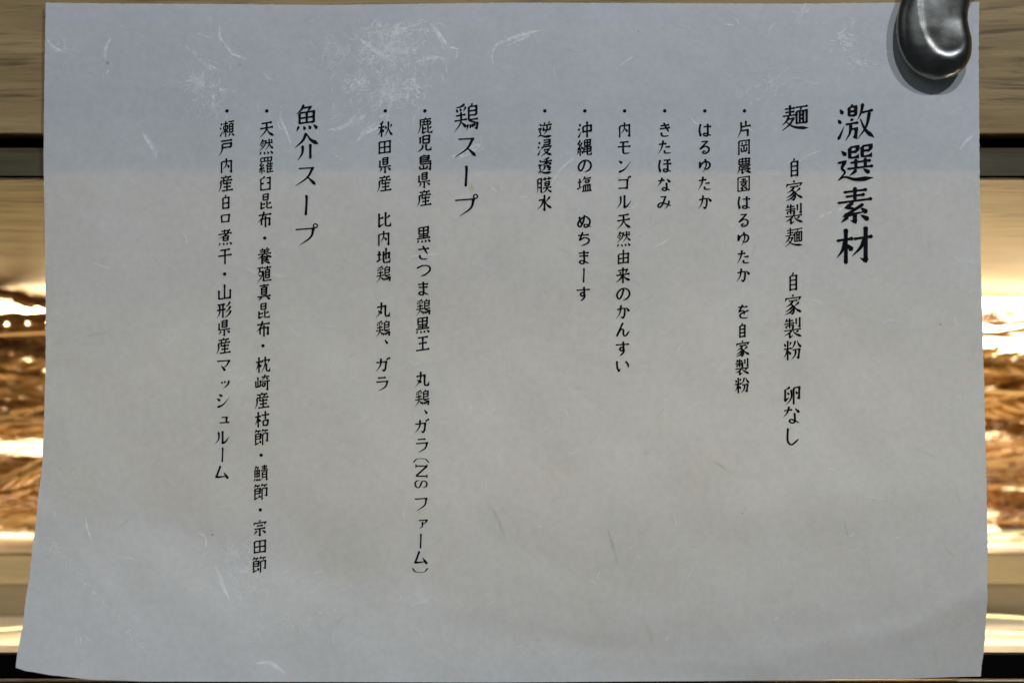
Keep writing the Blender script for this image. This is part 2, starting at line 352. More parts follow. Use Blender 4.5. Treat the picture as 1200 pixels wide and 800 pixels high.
def wood(name, light, dark, fine=1.0, seed=0.0, rough=.5, vein=1.0, deep=0.0):
    t = NT(name)
    c = t.coords((1.9, 1, 1))
    mp = t.n('ShaderNodeMapping'); mp.inputs['Location'].default_value = (seed, seed*.7, seed*1.3); t.l(c, mp.inputs[0]); c = mp.outputs[0]
    warp = t.n('ShaderNodeTexNoise', Scale=7.0, Detail=2.0); t.l(c, warp.inputs['Vector'])
    va = t.n('ShaderNodeVectorMath', _operation='MULTIPLY_ADD'); t.l(warp.outputs[1], va.inputs[0]); va.inputs[1].default_value = (0, .006, .006); t.l(c, va.inputs[2])
    def grain(sx, sz, det):
        m = t.n('ShaderNodeMapping'); m.inputs['Scale'].default_value = (sx, sz*.5, sz); t.l(va.outputs[0], m.inputs[0])
        n = t.n('ShaderNodeTexNoise', Scale=1.0, Detail=det, Roughness=.6); t.l(m.outputs[0], n.inputs['Vector']); return n.outputs[0]
    big = grain(4, 100*fine, 3); mid = grain(11, 400*fine, 4); fin = grain(50, 1700*fine, 3)
    col = t.ramp(big, [(.32, dark), (.62, light)])
    streak = t.ramp(mid, [(.33, (.42, .40, .38)), (.45, (.86, .85, .84)), (.62, (1.06, 1.05, 1.03))])
    col = t.mix(1.0*vein, col, streak, 'MULTIPLY')
    if deep:
        lines = t.ramp(grain(18, 640, 2), [(.36, (deep, deep*.95, deep*.9)), (.44, (1, 1, 1))]); col = t.mix(1.0, col, lines, 'MULTIPLY')
    pores = t.ramp(fin, [(.30, (.45, .43, .40)), (.42, (1, 1, 1))])
    col = t.mix(.55*vein, col, pores, 'MULTIPLY')
    t.l(col, t.b.inputs['Base Color']); t.b.inputs['Roughness'].default_value = rough; t.b.inputs['Specular IOR Level'].default_value = .3
    bp = t.n('ShaderNodeBump', Strength=.25, Distance=.0004); t.l(mid, bp.inputs['Height']); t.l(bp.outputs[0], t.b.inputs['Normal'])
    return t.m

def plain(name, colour, rough=.5, metal=0.0, noise_amt=.12, scale=60):
    t = NT(name); n = t.n('ShaderNodeTexNoise', Scale=float(scale), Detail=4.0); t.l(t.coords(), n.inputs['Vector'])
    lo = tuple(c*(1-noise_amt) for c in colour); hi = tuple(min(1, c*(1+noise_amt)) for c in colour)
    t.l(t.ramp(n.outputs[0], [(.3, lo), (.7, hi)]), t.b.inputs['Base Color'])
    t.b.inputs['Roughness'].default_value = rough; t.b.inputs['Metallic'].default_value = metal
    return t.m

M_board = wood('oak_board', (.43, .30, .135), (.285, .19, .076), 1.0, 3.1)
M_case = wood('oak_case', (.135, .115, .064), (.085, .072, .037), 1.9, 9.7, vein=1.0, deep=.45)
M_step = wood('oak_step', (.125, .094, .044), (.095, .072, .032), .8, 5.2, vein=.5)
M_base = wood('dark_oak_base', (.070, .055, .028), (.055, .042, .020), .9, 2.2, vein=.5)
M_black = plain('black_lacquer', (.001, .001, .001), .9)
M_black.node_tree.nodes['Principled BSDF'].inputs['Specular IOR Level'].default_value = .08
M_olive = wood('olive_rail', (.10, .082, .042), (.075, .06, .03), .8, 1.4, .5, .5)
M_white = plain('pale_shelf', (.78, .72, .60), .45, 0, .05, 18)
M_trim = plain('bronze_trim', (.25, .21, .16), .35, .6)
M_orange = plain('orange_edge', (.55, .28, .08), .5)

# lit acrylic panel at the back of the case
t = NT('lit_panel'); t.b.inputs['Base Color'].default_value = (.75, .68, .55, 1)
n = t.n('ShaderNodeTexNoise', Scale=9.0, Detail=2.0); t.l(t.coords((1, 1, 2.2)), n.inputs['Vector'])
t.l(t.ramp(n.outputs[0], [(.35, (1.0, .72, .38)), (.62, (1.0, .86, .60))]), t.b.inputs['Emission Color'])
# extra glow added along the top edge to light the roof and sheet
sx = t.n('ShaderNodeSeparateXYZ'); t.l(t.coords(), sx.inputs[0])
mr = t.n('ShaderNodeMapRange', _interpolation_type='SMOOTHERSTEP'); t.l(sx.outputs[2], mr.inputs[0])
mr.inputs[1].default_value = .000; mr.inputs[2].default_value = .020; mr.inputs[3].default_value = 1.7; mr.inputs[4].default_value = 17.0
t.l(mr.outputs[0], t.b.inputs['Emission Strength'])
M_panel = t.m

# ---------------------------------------------------------------- the display case behind the sheet
XW = .42
case = tag(empty('display_case', (0, .03, P(0, 795, .03).z)), 'wooden display case with a lit niche full of wheat, behind the paper notice', 'display case')
def part(name, me, mat): 
    o = link(name, me, mat, case); o.matrix_parent_inverse = Matrix.Translation(-case.location); return o
def zz(py, d): return (400-py)*(CAM_D+d)/CAM_D*PX
part('upper_board', box_mesh('upper_board', -XW, XW, .0025, .020, zz(157, .0025), .20, .0006), M_board)
part('gap_light_block', box_mesh('gap_light_block', -XW, XW, .030, .20, zz(178, .03), .20, .0003), M_black)  # dark filler added to keep niche light from leaking through the gap
part('rail', prism_x('rail', [(.0036, zz(206, .0036)), (.0036, zz(180, .0036)), (.0056, zz(174, .0056)), (.020, zz(171, .02)), (.0298, zz(171, .0298)), (.0298, zz(206, .0298))], -XW, XW), M_olive)
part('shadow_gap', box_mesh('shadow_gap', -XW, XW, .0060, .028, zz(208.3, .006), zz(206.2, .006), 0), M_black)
# sloping roof of the niche: front edge under the rail, falling to the back
zf, zb = zz(208.5, .012), zz(350, .20)
part('niche_roof', prism_x('niche_roof', [(.012, zf), (.20, zb), (.20, zb+.02), (.031, zf+.0015), (.012, zf)][:4], -XW, XW), M_case)
part('roof_edge_strip', box_mesh('roof_edge_strip', -XW, XW, .194, .1985, zz(354.6, .197), zz(353.4, .197), .0001), M_orange)
part('light_panel', box_mesh('light_panel', -XW, XW, .202, .208, zz(652, .2), zz(345, .2), 0), M_panel)
# stepped floor
zt = zz(650, .12)
part('upper_shelf', box_mesh('upper_shelf', -XW, XW, .1205, .2015, zt-.006, zt, .0004), M_white)
part('step_board', box_mesh('step_board', -XW, XW, .112, .1200, zz(685, .112), zz(649.5, .112), .0006), M_step)
part('step_base', box_mesh('step_base', -XW, XW, .116, .1195, zz(722, .116), zz(684.6, .116), .0004), M_base)
zl = zz(765, .03)
part('lower_shelf', box_mesh('lower_shelf', -XW, XW, .0305, .1155, zl-.006, zl, .0004), M_white)
part('front_sill', box_mesh('front_sill', -XW, XW, .025, .0302, zz(860, .025), zz(766.5, .025), .0006), M_black)
part('sill_trim', box_mesh('sill_trim', -XW, XW, .0085, .0118, zz(799, .0085), zz(796.6, .0085), .0002), M_trim)
part('side_wall', box_mesh('side_wall', -XW-.01, -XW, .012, .208, zz(860, .012), .1, .0004), M_case)
part('side_wall', box_mesh('side_wall', XW, XW+.01, .012, .208, zz(860, .012), .1, .0004), M_case)

# ---------------------------------------------------------------- wheat lying in the niche
def wheat_material(name, a, b, c):
    t = NT(name); n = t.n('ShaderNodeTexNoise', Scale=170.0, Detail=3.0); t.l(t.coords((.4, 1, 1)), n.inputs['Vector'])
    oi = t.n('ShaderNodeObjectInfo')
    f = t.math('ADD', t.math('MULTIPLY', oi.outputs['Random'], .45), t.math('MULTIPLY', n.outputs[0], .7))
    t.l(t.ramp(f, [(.25, a), (.55, b), (.85, c)]), t.b.inputs['Base Color'])
    t.b.inputs['Roughness'].default_value = .26; t.b.inputs['Specular IOR Level'].default_value = .8
    t.b.inputs['Subsurface Weight'].default_value = 0
    tr = t.n('ShaderNodeBsdfTranslucent'); tr.inputs[0].default_value = (*b, 1)
    mx = t.n('ShaderNodeMixShader'); mx.inputs[0].default_value = .10
    t.l(t.b.outputs[0], mx.inputs[1]); t.l(tr.outputs[0], mx.inputs[2]); t.l(mx.outputs[0], t.out.inputs[0])
    return t.m
M_husk = wheat_material('wheat_husk', (.055, .023, .006), (.23, .098, .02), (.48, .26, .07))
M_awn = wheat_material('wheat_awn', (.26, .13, .03), (.5, .27, .08), (.62, .42, .18))

def kernel_into(bm, base, dirv, L, W, roll):
    """a pointed husk with a keel"""
    q = dirv.to_track_quat('X', 'Z').to_matrix() @ Matrix.Rotation(roll, 3, 'X')
    prof = [(0, .25), (.18, .75), (.42, 1), (.68, .82), (.88, .38), (1, .04)]
    rings = []
    for u, r in prof:
        ring = []
        for k in range(7):
            a = 2*math.pi*k/7; rr = r*W*(.5 + (.10 if k == 0 else 0))
            ring.append(bm.verts.new(base + q @ Vector((u*L, math.cos(a)*rr, math.sin(a)*rr*.75 + .10*L*math.sin(math.pi*u)*0))))
        rings.append(ring)
    for a, b in zip(rings, rings[1:]):
        for k in range(7): bm.faces.new((a[k], a[(k+1) % 7], b[(k+1) % 7], b[k]))
    bm.faces.new(rings[0][::-1]); bm.faces.new(rings[-1])

def tube_into(bm, pts, r0, r1, n=5):
    prev = None
    for i, p in enumerate(pts):
        d = (pts[min(i+1, len(pts)-1)] - pts[max(i-1, 0)]).normalized()
        s = d.orthogonal().normalized(); u = d.cross(s); r = r0 + (r1-r0)*i/(len(pts)-1)
        ring = [bm.verts.new(p + (s*math.cos(2*math.pi*k/n) + u*math.sin(2*math.pi*k/n))*r) for k in range(n)]
        if prev:
            for k in range(n): bm.faces.new((prev[k], prev[(k+1) % n], ring[(k+1) % n], ring[k]))
        else: bm.faces.new(ring[::-1])
        prev = ring
    bm.faces.new(prev)

def to_mesh(bm, name, mat, smooth=True):
    bmesh.ops.recalc_face_normals(bm, faces=bm.faces)
    me = bpy.data.meshes.new(name); bm.to_mesh(me); bm.free(); me.materials.append(mat)
    if smooth:
        for p in me.polygons: p.use_smooth = True
    return me

def ear_meshes(seed):
    rnd = random.Random(seed); L = rnd.uniform(.070, .088); curve = rnd.uniform(-.010, .010)
    def ax(u): return Vector((u*L, 0, curve*math.sin(math.pi*u*.8)))
    kb, ab, sb = bmesh.new(), bmesh.new(), bmesh.new()
    rows = 18
    for i in range(rows):
        u = .02 + .93*i/rows
        for side, roll in ((1, 0), (-1, 0), (0, 1)):
            if side == 0 and i % 2: continue
            sp = .48 + rnd.uniform(-.08, .08)
            d = Vector((1, sp*side*.95, rnd.uniform(.05, .3) if side == 0 else rnd.uniform(-.18, .22))).normalized()
            b = ax(u) + Vector((0, side*.0011, .0012 if side == 0 else 0))
            kl = rnd.uniform(.0095, .0115)*(1 - .25*abs(u-.5)); kernel_into(kb, b, d, kl, .0037, rnd.uniform(0, 6))
            tip = b + d*kl; ln = rnd.uniform(.035, .065); bend = Vector((0, rnd.uniform(-.1, .1), rnd.uniform(-.12, .12)))
            ad = (Vector((1, .22*side, 0)) + bend).normalized()
            tube_into(ab, [b + d*kl*.8, tip + ad*ln*.35, tip + ad*ln*.7 + bend*ln*.12, tip + ad*ln + bend*ln*.35], .00022, .00006, 4)
    sl = rnd.uniform(.09, .16); sg = rnd.uniform(-.02, .02)
    tube_into(sb, [ax(1), ax(.5), ax(.02)] + [Vector((-sl*k/5, 0, sg*(k/5)**2)) for k in range(1, 6)], .0007, .0009, 6)
    return to_mesh(kb, 'kernels', M_husk), to_mesh(ab, 'awns', M_awn), to_mesh(sb, 'stalk', M_awn)

protos = [ear_meshes(s) for s in range(8)]
wheat_n = 0
def wheat_ear(loc, rot, label, first=[True]):
    k, a, s = protos[random.randrange(8)]
    e = empty('wheat_ear', loc); e.rotation_euler = rot
    sc_ = random.uniform(.95, 1.15); e.scale = (sc_, sc_, sc_)
    tag(e, label, 'wheat ear', 'wheat ears lying in the lit niche')
    ko = link('kernels', k, None, e); ao = link('awns', a, None, e); so = link('stalk', s, None, e)
    ko['kind'] = 'stuff'; ao['kind'] = 'stuff'
rw = random.Random(21)
z_lo, z_hi = zz(612, .165), zz(362, .165)
N_SIDE = 25
for side in (-1, 0, 1):
    for i in range(N_SIDE if side else 14):
        u = (i + rw.random()*.6)/(N_SIDE if side else 14)
        d = .135 + .055*rw.random()
        z = z_lo + (z_hi - z_lo)*u
        x = {-1: rw.uniform(-.265, -.195), 1: rw.uniform(.165, .235), 0: rw.uniform(-.10, .06)}[side]
        flip = rw.random() < .5
        rz = (math.pi if flip else 0) + rw.uniform(-.16, .16)
        if flip: x += .06
        where = {-1: 'left of the notice', 1: 'right of the notice', 0: 'behind the notice'}[side]
        lvl = 'at the top edge' if u > .86 else 'in the upper half' if u > .5 else 'in the lower half' if u > .14 else 'at the bottom'
        wheat_ear((x, d, z), (rw.uniform(0, 6.28), rw.uniform(-.22, .16), rz), 'golden wheat ear pointing %s, %s of the heap %s' % ('left' if flip else 'right', lvl, where))

# loose straws on the shelves
M_straw = plain('pale_straw', (.50, .46, .27), .5, 0, .2, 200)
def straw(x0, x1, y0, y1, z, label, lift=.004):
    bm = bmesh.new(); n = 8
    pts = [Vector((x0+(x1-x0)*k/n, y0+(y1-y0)*k/n, z + .0012 + lift*math.sin(math.pi*k/n))) for k in range(n+1)]
    tube_into(bm, pts, .0009, .0007, 6)
    tag(link('straw', to_mesh(bm, 'straw', M_straw)), label, 'straw')
straw(.148, .215, .100, .052, zl, 'pale green straw sloping across the lower shelf right of the notice')
straw(.150, .220, .070, .040, zl, 'thin pale straw on the lower shelf, in front of the greener straw', .001)
straw(-.215, -.150, .045, .088, zl, 'pale straw lying on the lower shelf left of the notice', .001)
straw(-.235, -.150, .150, .128, zt, 'pale straw under the wheat on the upper shelf left of the notice', .006)
straw(-.26, -.150, .126, .160, zt, 'crossing straw under the wheat on the upper shelf, left of the notice', .010)
straw(.150, .27, .160, .124, zt, 'crossing straw under the wheat on the upper shelf, right of the notice', .012)
straw(.150, .250, .125, .150, zt, 'pale straw under the wheat on the upper shelf right of the notice', .006)

# ---------------------------------------------------------------- the sheet of paper
def lerp_tab(tab, v):
    if v <= tab[0][0]: return tab[0][1]
    for (a, x), (b, y) in zip(tab, tab[1:]):
        if v <= b:
            u = (v-a)/(b-a); return x + (y-x)*(u*u*(3-2*u)*.5 + u*.5)
    return tab[-1][1]
LEFT = [(0, 53.5), (100, 52), (190, 51), (300, 53), (400, 53.6), (480, 52), (540, 49.5), (600, 43), (660, 36), (720, 28), (780, 18.5)]
RIGHT = [(0, 1147.5), (60, 1147), (200, 1148), (300, 1149.5), (400, 1152), (480, 1154), (560, 1156), (640, 1157.5), (700, 1157), (750, 1154), (795, 1149)]
TOP = [(0, 3.5), (.1, 4.5), (.3, 6), (.5, 3.5), (.8, 4.5), (.95, 3), (1, 2.6)]
BOT = [(0, 782), (.012, 786), (.04, 791), (.08, 796), (.14, 798), (.5, 799), (.7, 797.5), (.9, 795), (1, 792)]
def smooth(a, b, x):
    u = min(1, max(0, (x-a)/(b-a))); return u*u*(3-2*u)
def F(px, py):
    """how far the sheet stands in front of the board (metres)"""
    f = .0004 + .009*smooth(330, 820, py)
    q = py - (560 + .27*px); sp = q if q > 14 else (0 if q < -14 else (q+14)**2/56)
    f += 3.6e-6*sp**1.5 + 1.8e-5*sp
    # shallow waves and creases
    amp = .25 + .75*smooth(150, 500, py)
    f += .8*amp*(.00035*math.sin(px*.0135+.6)*math.sin(py*.011+.3) + .00022*math.sin(px*.031+py*.017) + .00012*math.sin(px*.052-py*.043+1.1))
    f += .00035*amp*noise.noise(Vector((px*.009, py*.012, 2.0))) + .00010*noise.noise(Vector((px*.03, py*.03, 5.0)))
    def ridge(x0, y0, x1, y1, w, h):
        dx, dy = x1-x0, y1-y0; L = math.hypot(dx, dy); s = ((px-x0)*dx+(py-y0)*dy)/L; d = ((px-x0)*dy-(py-y0)*dx)/L
        if abs(d) > 3*w: return 0
        e = max(0, -s, s-L); return h*math.exp(-(d/w)**2)*math.exp(-(e/(w*1.5))**2)
    f += ridge(1157, 690, 1060, 740, 16, .0004) + ridge(1060, 740, 900, 765, 16, .00035)
    f += ridge(640, 655, 760, 700, 22, -.0003) + ridge(860, 600, 1150, 560, 26, .0002) + ridge(60, 600, 190, 775, 9, .00010)
    f += ridge(700, 770, 900, 782, 10, .0002) + ridge(500, 705, 720, 745, 14, .0003)
    f -= .0035*smooth(1080, 1157, px)*smooth(690, 795, py)
    return f
def S(px, py, eps=0.0):
    f = F(px, py) + eps; k = PX*(CAM_D - f)/CAM_D
    return Vector(((px-600)*k, -f, (400-py)*k))

t = NT('washi_paper')
oc = t.coords()
n1 = t.n('ShaderNodeTexNoise', Scale=22.0, Detail=5.0, Roughness=.6); t.l(oc, n1.inputs['Vector'])
n2 = t.n('ShaderNodeTexNoise', Scale=420.0, Detail=4.0, Roughness=.7); t.l(oc, n2.inputs['Vector'])
n3 = t.n('ShaderNodeTexNoise', Scale=75.0, Detail=3.0, Roughness=.6); t.l(t.coords((1, 1, 1.6)), n3.inputs['Vector'])
col = t.ramp(n1.outputs[0], [(.3, (.60, .60, .585)), (.7, (.665, .665, .66))])
col = t.mix(.5, col, t.ramp(n2.outputs[0], [(.25, (.82, .82, .82)), (.7, (1.07, 1.07, 1.07))]), 'MULTIPLY')
# faint grey fibres inside the sheet
wv = t.n('ShaderNodeTexVoronoi', _feature='DISTANCE_TO_EDGE', Scale=16.0)
wn = t.n('ShaderNodeTexNoise', Scale=14.0, Detail=3.0); t.l(oc, wn.inputs['Vector'])
wa = t.n('ShaderNodeVectorMath', _operation='MULTIPLY_ADD'); t.l(wn.outputs[1], wa.inputs[0]); wa.inputs[1].default_value = (.09, .09, .09); t.l(oc, wa.inputs[2])
t.l(wa.outputs[0], wv.inputs['Vector'])
line = t.math('LESS_THAN', wv.outputs[0], .004)
msk = t.ramp(n3.outputs[0], [(.58, (0, 0, 0)), (.68, (1, 1, 1))])
fac = t.math('MULTIPLY', t.math('MULTIPLY', line, msk), .30)
col = t.mix(fac, col, (.42, .42, .40))
# one small tea-coloured stain and a few specks, at their own places on the sheet
def spot(px, py, r, colour, strength, edge=.5):
    global col
    c = S(px, py); tc = t.n('ShaderNodeTexCoord')
    sub = t.n('ShaderNodeVectorMath', _operation='DISTANCE'); t.l(tc.outputs['Object'], sub.inputs[0]); sub.inputs[1].default_value = c
    mr = t.n('ShaderNodeMapRange', _interpolation_type='SMOOTHSTEP'); t.l(sub.outputs['Value'], mr.inputs[0])
    mr.inputs[1].default_value = r*PX; mr.inputs[2].default_value = r*PX*edge; mr.inputs[3].default_value = 0; mr.inputs[4].default_value = strength
    col = t.mix(mr.outputs[0], col, colour)
spot(553, 221, 5, (.50, .42, .24), .6, .2)
spot(553, 217, 3.5, (.50, .42, .24), .4, .2)
spot(126, 74, 3.2, (.26, .22, .16), .55, .2)
spot(226, 62, 1.8, (.20, .16, .12), .7, .3)
spot(249, 626, 1.5, (.05, .05, .05), .9, .3)
spot(748, 37, 1.2, (.15, .15, .15), .7, .3)
spot(1102, 380, 2.0, (.22, .22, .22), .6, .3)
spot(281, 76, 3.0, (.38, .37, .34), .5, .1)
spot(870, 601, 1.3, (.15, .15, .15), .7, .3)
spot(813, 640, 1.2, (.15, .15, .15), .6, .3)
t.l(col, t.b.inputs['Base Color'])
t.l(t.ramp(n3.outputs[0], [(.35, (.48,)*3), (.65, (.60,)*3)]), t.b.inputs['Roughness'])
t.b.inputs['Specular IOR Level'].default_value = .5
bp = t.n('ShaderNodeBump', Strength=.30, Distance=.00025)
hh = t.math('ADD', t.math('MULTIPLY', n2.outputs[0], .5), t.math('MULTIPLY', n3.outputs[0], 1.2)); t.l(hh, bp.inputs['Height'])
t.l(bp.outputs[0], t.b.inputs['Normal'])
tr = t.n('ShaderNodeBsdfTranslucent'); tr.inputs[0].default_value = (1.0, .99, .55, 1)
mx = t.n('ShaderNodeMixShader'); TRANS = mx.inputs[0]; TRANS.default_value = .050
t.l(t.b.outputs[0], mx.inputs[1]); t.l(tr.outputs[0], mx.inputs[2]); t.l(mx.outputs[0], t.out.inputs[0])
M_paper = t.m

NU, NV = 500, 340
vs, fs = [], []
edge = random.Random(3)
jl = [noise.noise(Vector((0, v*.35, 1)))*.5 for v in range(NV+1)]; jr = [noise.noise(Vector((4, v*.45, 1)))*.8 for v in range(NV+1)]
jt = [noise.noise(Vector((u*.35, 9, 1)))*.6 for u in range(NU+1)]
for j in range(NV+1):
    v = j/NV
    for i in range(NU+1):
        u = i/NU
        y0, y1 = lerp_tab(TOP, u) + jt[i], lerp_tab(BOT, u); py = y0 + (y1-y0)*v
        x0, x1 = lerp_tab(LEFT, py) + jl[j], lerp_tab(RIGHT, py) + jr[j]; px = x0 + (x1-x0)*u
        vs.append(S(px, py))
for j in range(NV):
    for i in range(NU):
        a = j*(NU+1)+i; fs.append((a, a+NU+1, a+NU+2, a+1))
me = bpy.data.meshes.new('sheet'); me.from_pydata(vs, [], fs); me.materials.append(M_paper)
for p in me.polygons: p.use_smooth = True
sheet = tag(empty('paper_notice', (0, -.0008, zz(799, 0))), 'large white washi paper notice with vertical Japanese writing, hanging on the wooden board', 'paper notice')
def child(name, me, mat=None):
    o = link(name, me, mat, sheet); o.matrix_parent_inverse = Matrix.Translation(-sheet.location); return o
child('sheet', me)

# ---------------------------------------------------------------- white fibres pressed into the sheet
def fibre_mat(name, lo, hi, rough, scale=900.0):
    t = NT(name); n = t.n('ShaderNodeTexNoise', Scale=scale, Detail=3.0); t.l(t.coords(), n.inputs['Vector'])
    t.l(t.ramp(n.outputs[0], [(.35, lo), (.65, hi)]), t.b.inputs['Base Color']); t.b.inputs['Roughness'].default_value = rough
    return t.m
M_fibre = fibre_mat('silk_fibre', (.66, .66, .65), (.93, .92, .87), .30)
M_fibre_low = fibre_mat('glow_tint_silk_fibre', (.76, .74, .66), (.94, .92, .84), .35)  # warm tint stands in for light glowing through the sheet
M_faint_low = fibre_mat('glow_tint_faint_fibre', (.72, .705, .64), (.82, .80, .73), .45, 500.0)  # the same painted glow for the faint fibres
M_faint = fibre_mat('faint_fibre', (.68, .68, .675), (.84, .84, .82), .45, 500.0)
M_grey = fibre_mat('grey_fibre', (.62, .59, .48), (.70, .68, .58), .6, 350.0)  # warm cast painted in for the backlight missing through these fibres

FEPS = [.00003]
def flat_ribbon(V, Fc, pts, width, prof=None, eps=None):
    """ribbon in photograph pixels lying on the sheet"""
    if eps is None: FEPS[0] += 3e-8; eps = FEPS[0]
    path, _ = _sample([(x, y, False) for x, y in pts], 2.0)
    n = len(path); b0 = len(V)
    for i, (x, y) in enumerate(path):
        a, b = path[max(0, i-1)], path[min(n-1, i+1)]; dx, dy = b[0]-a[0], b[1]-a[1]; L = math.hypot(dx, dy) or 1
        tt = i/(n-1); wd = width*.5*(prof(tt) if prof else math.sin(math.pi*min(.97, max(.03, tt)))**.7)
        V.append(S(x-dy/L*wd, y+dx/L*wd, eps)); V.append(S(x+dy/L*wd, y-dx/L*wd, eps))
    for i in range(n-1): a = b0+2*i; Fc.append((a, a+1, a+3, a+2))
def flush(name, V, Fc, mat, label=None, stuff=False):
    me = bpy.data.meshes.new(name); me.from_pydata(V, [], Fc); o = child(name, me, mat)
    if label: o['label'] = label
    if stuff: o['kind'] = 'stuff'
    return o
FIB = [  # x,y points, width
 ([(55, 46), (61, 54), (68, 58), (76, 61)], 3.2), ([(57, 51), (64, 58), (74, 62)], 2),
 ([(130, 44), (124, 58), (122, 70)], 3.4), ([(215, 53), (227, 62), (237, 72), (248, 78), (260, 84)], 3.6), ([(224, 54), (232, 66), (244, 76), (250, 90)], 1.8),
 ([(257, 28), (258, 45), (264, 54), (274, 64), (289, 69)], 4), ([(218, 95), (230, 93), (241, 89)], 2.6), ([(230, 39), (240, 42), (247, 46)], 1.8),
 ([(309, 86), (316, 93), (323, 95)], 1.5), ([(167, 157), (176, 168), (184, 184)], 4.6), ([(329, 125), (329, 140), (335, 154), (341, 168)], 3.6), ([(325, 141), (328, 150), (333, 152)], 1.6),
 ([(422, 46), (438, 58), (452, 66), (464, 74)], 6), ([(436, 40), (456, 38), (478, 32), (506, 23)], 3.2), ([(504, 27), (514, 40), (524, 53), (537, 58)], 5.5),
 ([(484, 75), (498, 70), (514, 68), (530, 72)], 3.4), ([(487, 82), (500, 90)], 1.8), ([(578, 76), (577, 62), (584, 52), (600, 46), (622, 38), (634, 36)], 4.4), ([(594, 54), (608, 48), (620, 42)], 3.2),
 ([(524, 184), (537, 182), (552, 176), (564, 168), (556, 172), (540, 176)], 5), ([(534, 182), (546, 181), (556, 174), (565, 169)], 6.5),
 ([(418, 166), (428, 156), (440, 150), (450, 147)], 5), ([(384, 152), (398, 150), (412, 142), (418, 132)], 3.6), ([(390, 178), (396, 184), (402, 188)], 1.4),
 ([(646, 216), (654, 203), (660, 196), (670, 186)], 2.6), ([(668, 192), (672, 184)], 1.6), ([(742, 278), (752, 272), (762, 266), (776, 260)], 2.6), ([(738, 368), (744, 360), (756, 354), (768, 345)], 2.8),
 ([(768, 288), (778, 284), (786, 278)], 1.8), ([(722, 82), (732, 73), (742, 66)], 1.7), ([(960, 255), (970, 250), (975, 249)], 4), ([(982, 246), (990, 243), (996, 243)], 3.4), ([(935, 190), (948, 182), (962, 176)], 1.6),
 ([(286, 313), (296, 318), (306, 321)], 3.2), ([(318, 322), (328, 323), (337, 325)], 3), ([(338, 381), (346, 390), (354, 394), (362, 395)], 2.6), ([(371, 380), (384, 382), (396, 382)], 2.2),
 ([(480, 301), (492, 299), (504, 298), (515, 297)], 2.2), ([(478, 431), (486, 427), (494, 424)], 2.8), ([(110, 308), (120, 312), (130, 315)], 2.4), ([(271, 456), (280, 446), (288, 438)], 1.3),
 ([(252, 662), (258, 676), (262, 688), (268, 700)], 5.2), ([(100, 605), (102, 617), (107, 632)], 2.4), ([(232, 624), (240, 628), (242, 640)], 2.2), ([(300, 664), (308, 672)], 1.4),
 ([(481, 710), (492, 706), (502, 702)], 3), ([(466, 694), (470, 700), (462, 706)], 1.5), ([(366, 671), (374, 670), (378, 668)], 2), ([(300, 776), (316, 776), (326, 782), (336, 790)], 4.4),
 ([(1034, 378), (1044, 375), (1052, 377)], 2.8), ([(1076, 524), (1088, 532), (1102, 537)], 3), ([(1048, 553), (1058, 560), (1066, 566)], 2), ([(1014, 582), (1024, 583), (1036, 585)], 1.8), ([(970, 548), (978, 550)], 2),
 ([(1125, 305), (1136, 306), (1147, 308)], 2.6), ([(780, 748), (784, 747)], 3), ([(1090, 118), (1094, 112), (1100, 108)], 1.2), ([(1124, 176), (1132, 166), (1142, 158)], 3),
 ([(948, 350), (956, 352), (964, 354)], 1.6), ([(866, 145), (876, 150), (884, 156)], 1.5), ([(806, 135), (816, 145), (830, 152)], 1.5), ([(908, 726), (912, 724)], 2.6),
 ([(128, 82), (123, 88)], 1.2), ([(848, 28), (862, 30)], 1.6), ([(856, 20), (862, 23), (870, 28)], 1.6)]
for pts, wd in FIB:
    V, Fc = [], []
    flat_ribbon(V, Fc, pts, wd)
    rr = random.Random(int(pts[0][0]*7+pts[0][1]))
    for k in range(3 if wd > 2.4 else 1):   # loose hairs along each flake
        o1 = (rr.uniform(-1, 1)*wd*.8, rr.uniform(-1, 1)*wd*.8)
        flat_ribbon(V, Fc, [(x+o1[0]*(i*.5), y+o1[1]*(1+i*.2)) for i, (x, y) in enumerate(pts)], .7)
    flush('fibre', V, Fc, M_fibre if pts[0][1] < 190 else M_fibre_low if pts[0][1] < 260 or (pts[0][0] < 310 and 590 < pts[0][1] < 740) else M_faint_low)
# tangled tufts of very fine hairs
def tuft(cx, cy, rx, ry, n, seed, mat, lw=1.15, ang=None, ln=(5, 16)):
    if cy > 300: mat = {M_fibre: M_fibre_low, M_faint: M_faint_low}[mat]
    rr = random.Random(seed); V, Fc = [], []
    for k in range(n):
        a = rr.uniform(0, 6.28); r = abs(rr.gauss(0, .5)); x = cx+rx*r*math.cos(a); y = cy+ry*r*math.sin(a)
        if not (57 < x < 1140 and 9 < y < 790): continue
        th = rr.uniform(0, 6.28) if ang is None else rr.gauss(ang, .5)
        L = rr.uniform(*ln); cv = rr.uniform(-.35, .35); pts = []
        for m in range(4): pts.append((x, y)); x += math.cos(th)*L/3; y += math.sin(th)*L/3; th += cv*2
        flat_ribbon(V, Fc, pts, lw*rr.uniform(.6, 1.3))
    return flush('fibre_tuft', V, Fc, mat, None, True)
tuft(462, 40, 38, 14, 120, 1, M_fibre, ang=-.5, ln=(4, 12)); tuft(460, 60, 70, 34, 230, 2, M_faint, 1.2)
tuft(418, 98, 22, 12, 70, 3, M_fibre, ln=(4, 10)); tuft(455, 110, 60, 28, 170, 4, M_faint, 1.2); tuft(485, 102, 26, 14, 60, 5, M_fibre, ln=(5, 11))
tuft(395, 60, 50, 26, 80, 6, M_faint, .8); tuft(420, 140, 60, 24, 90, 7, M_faint, .8)
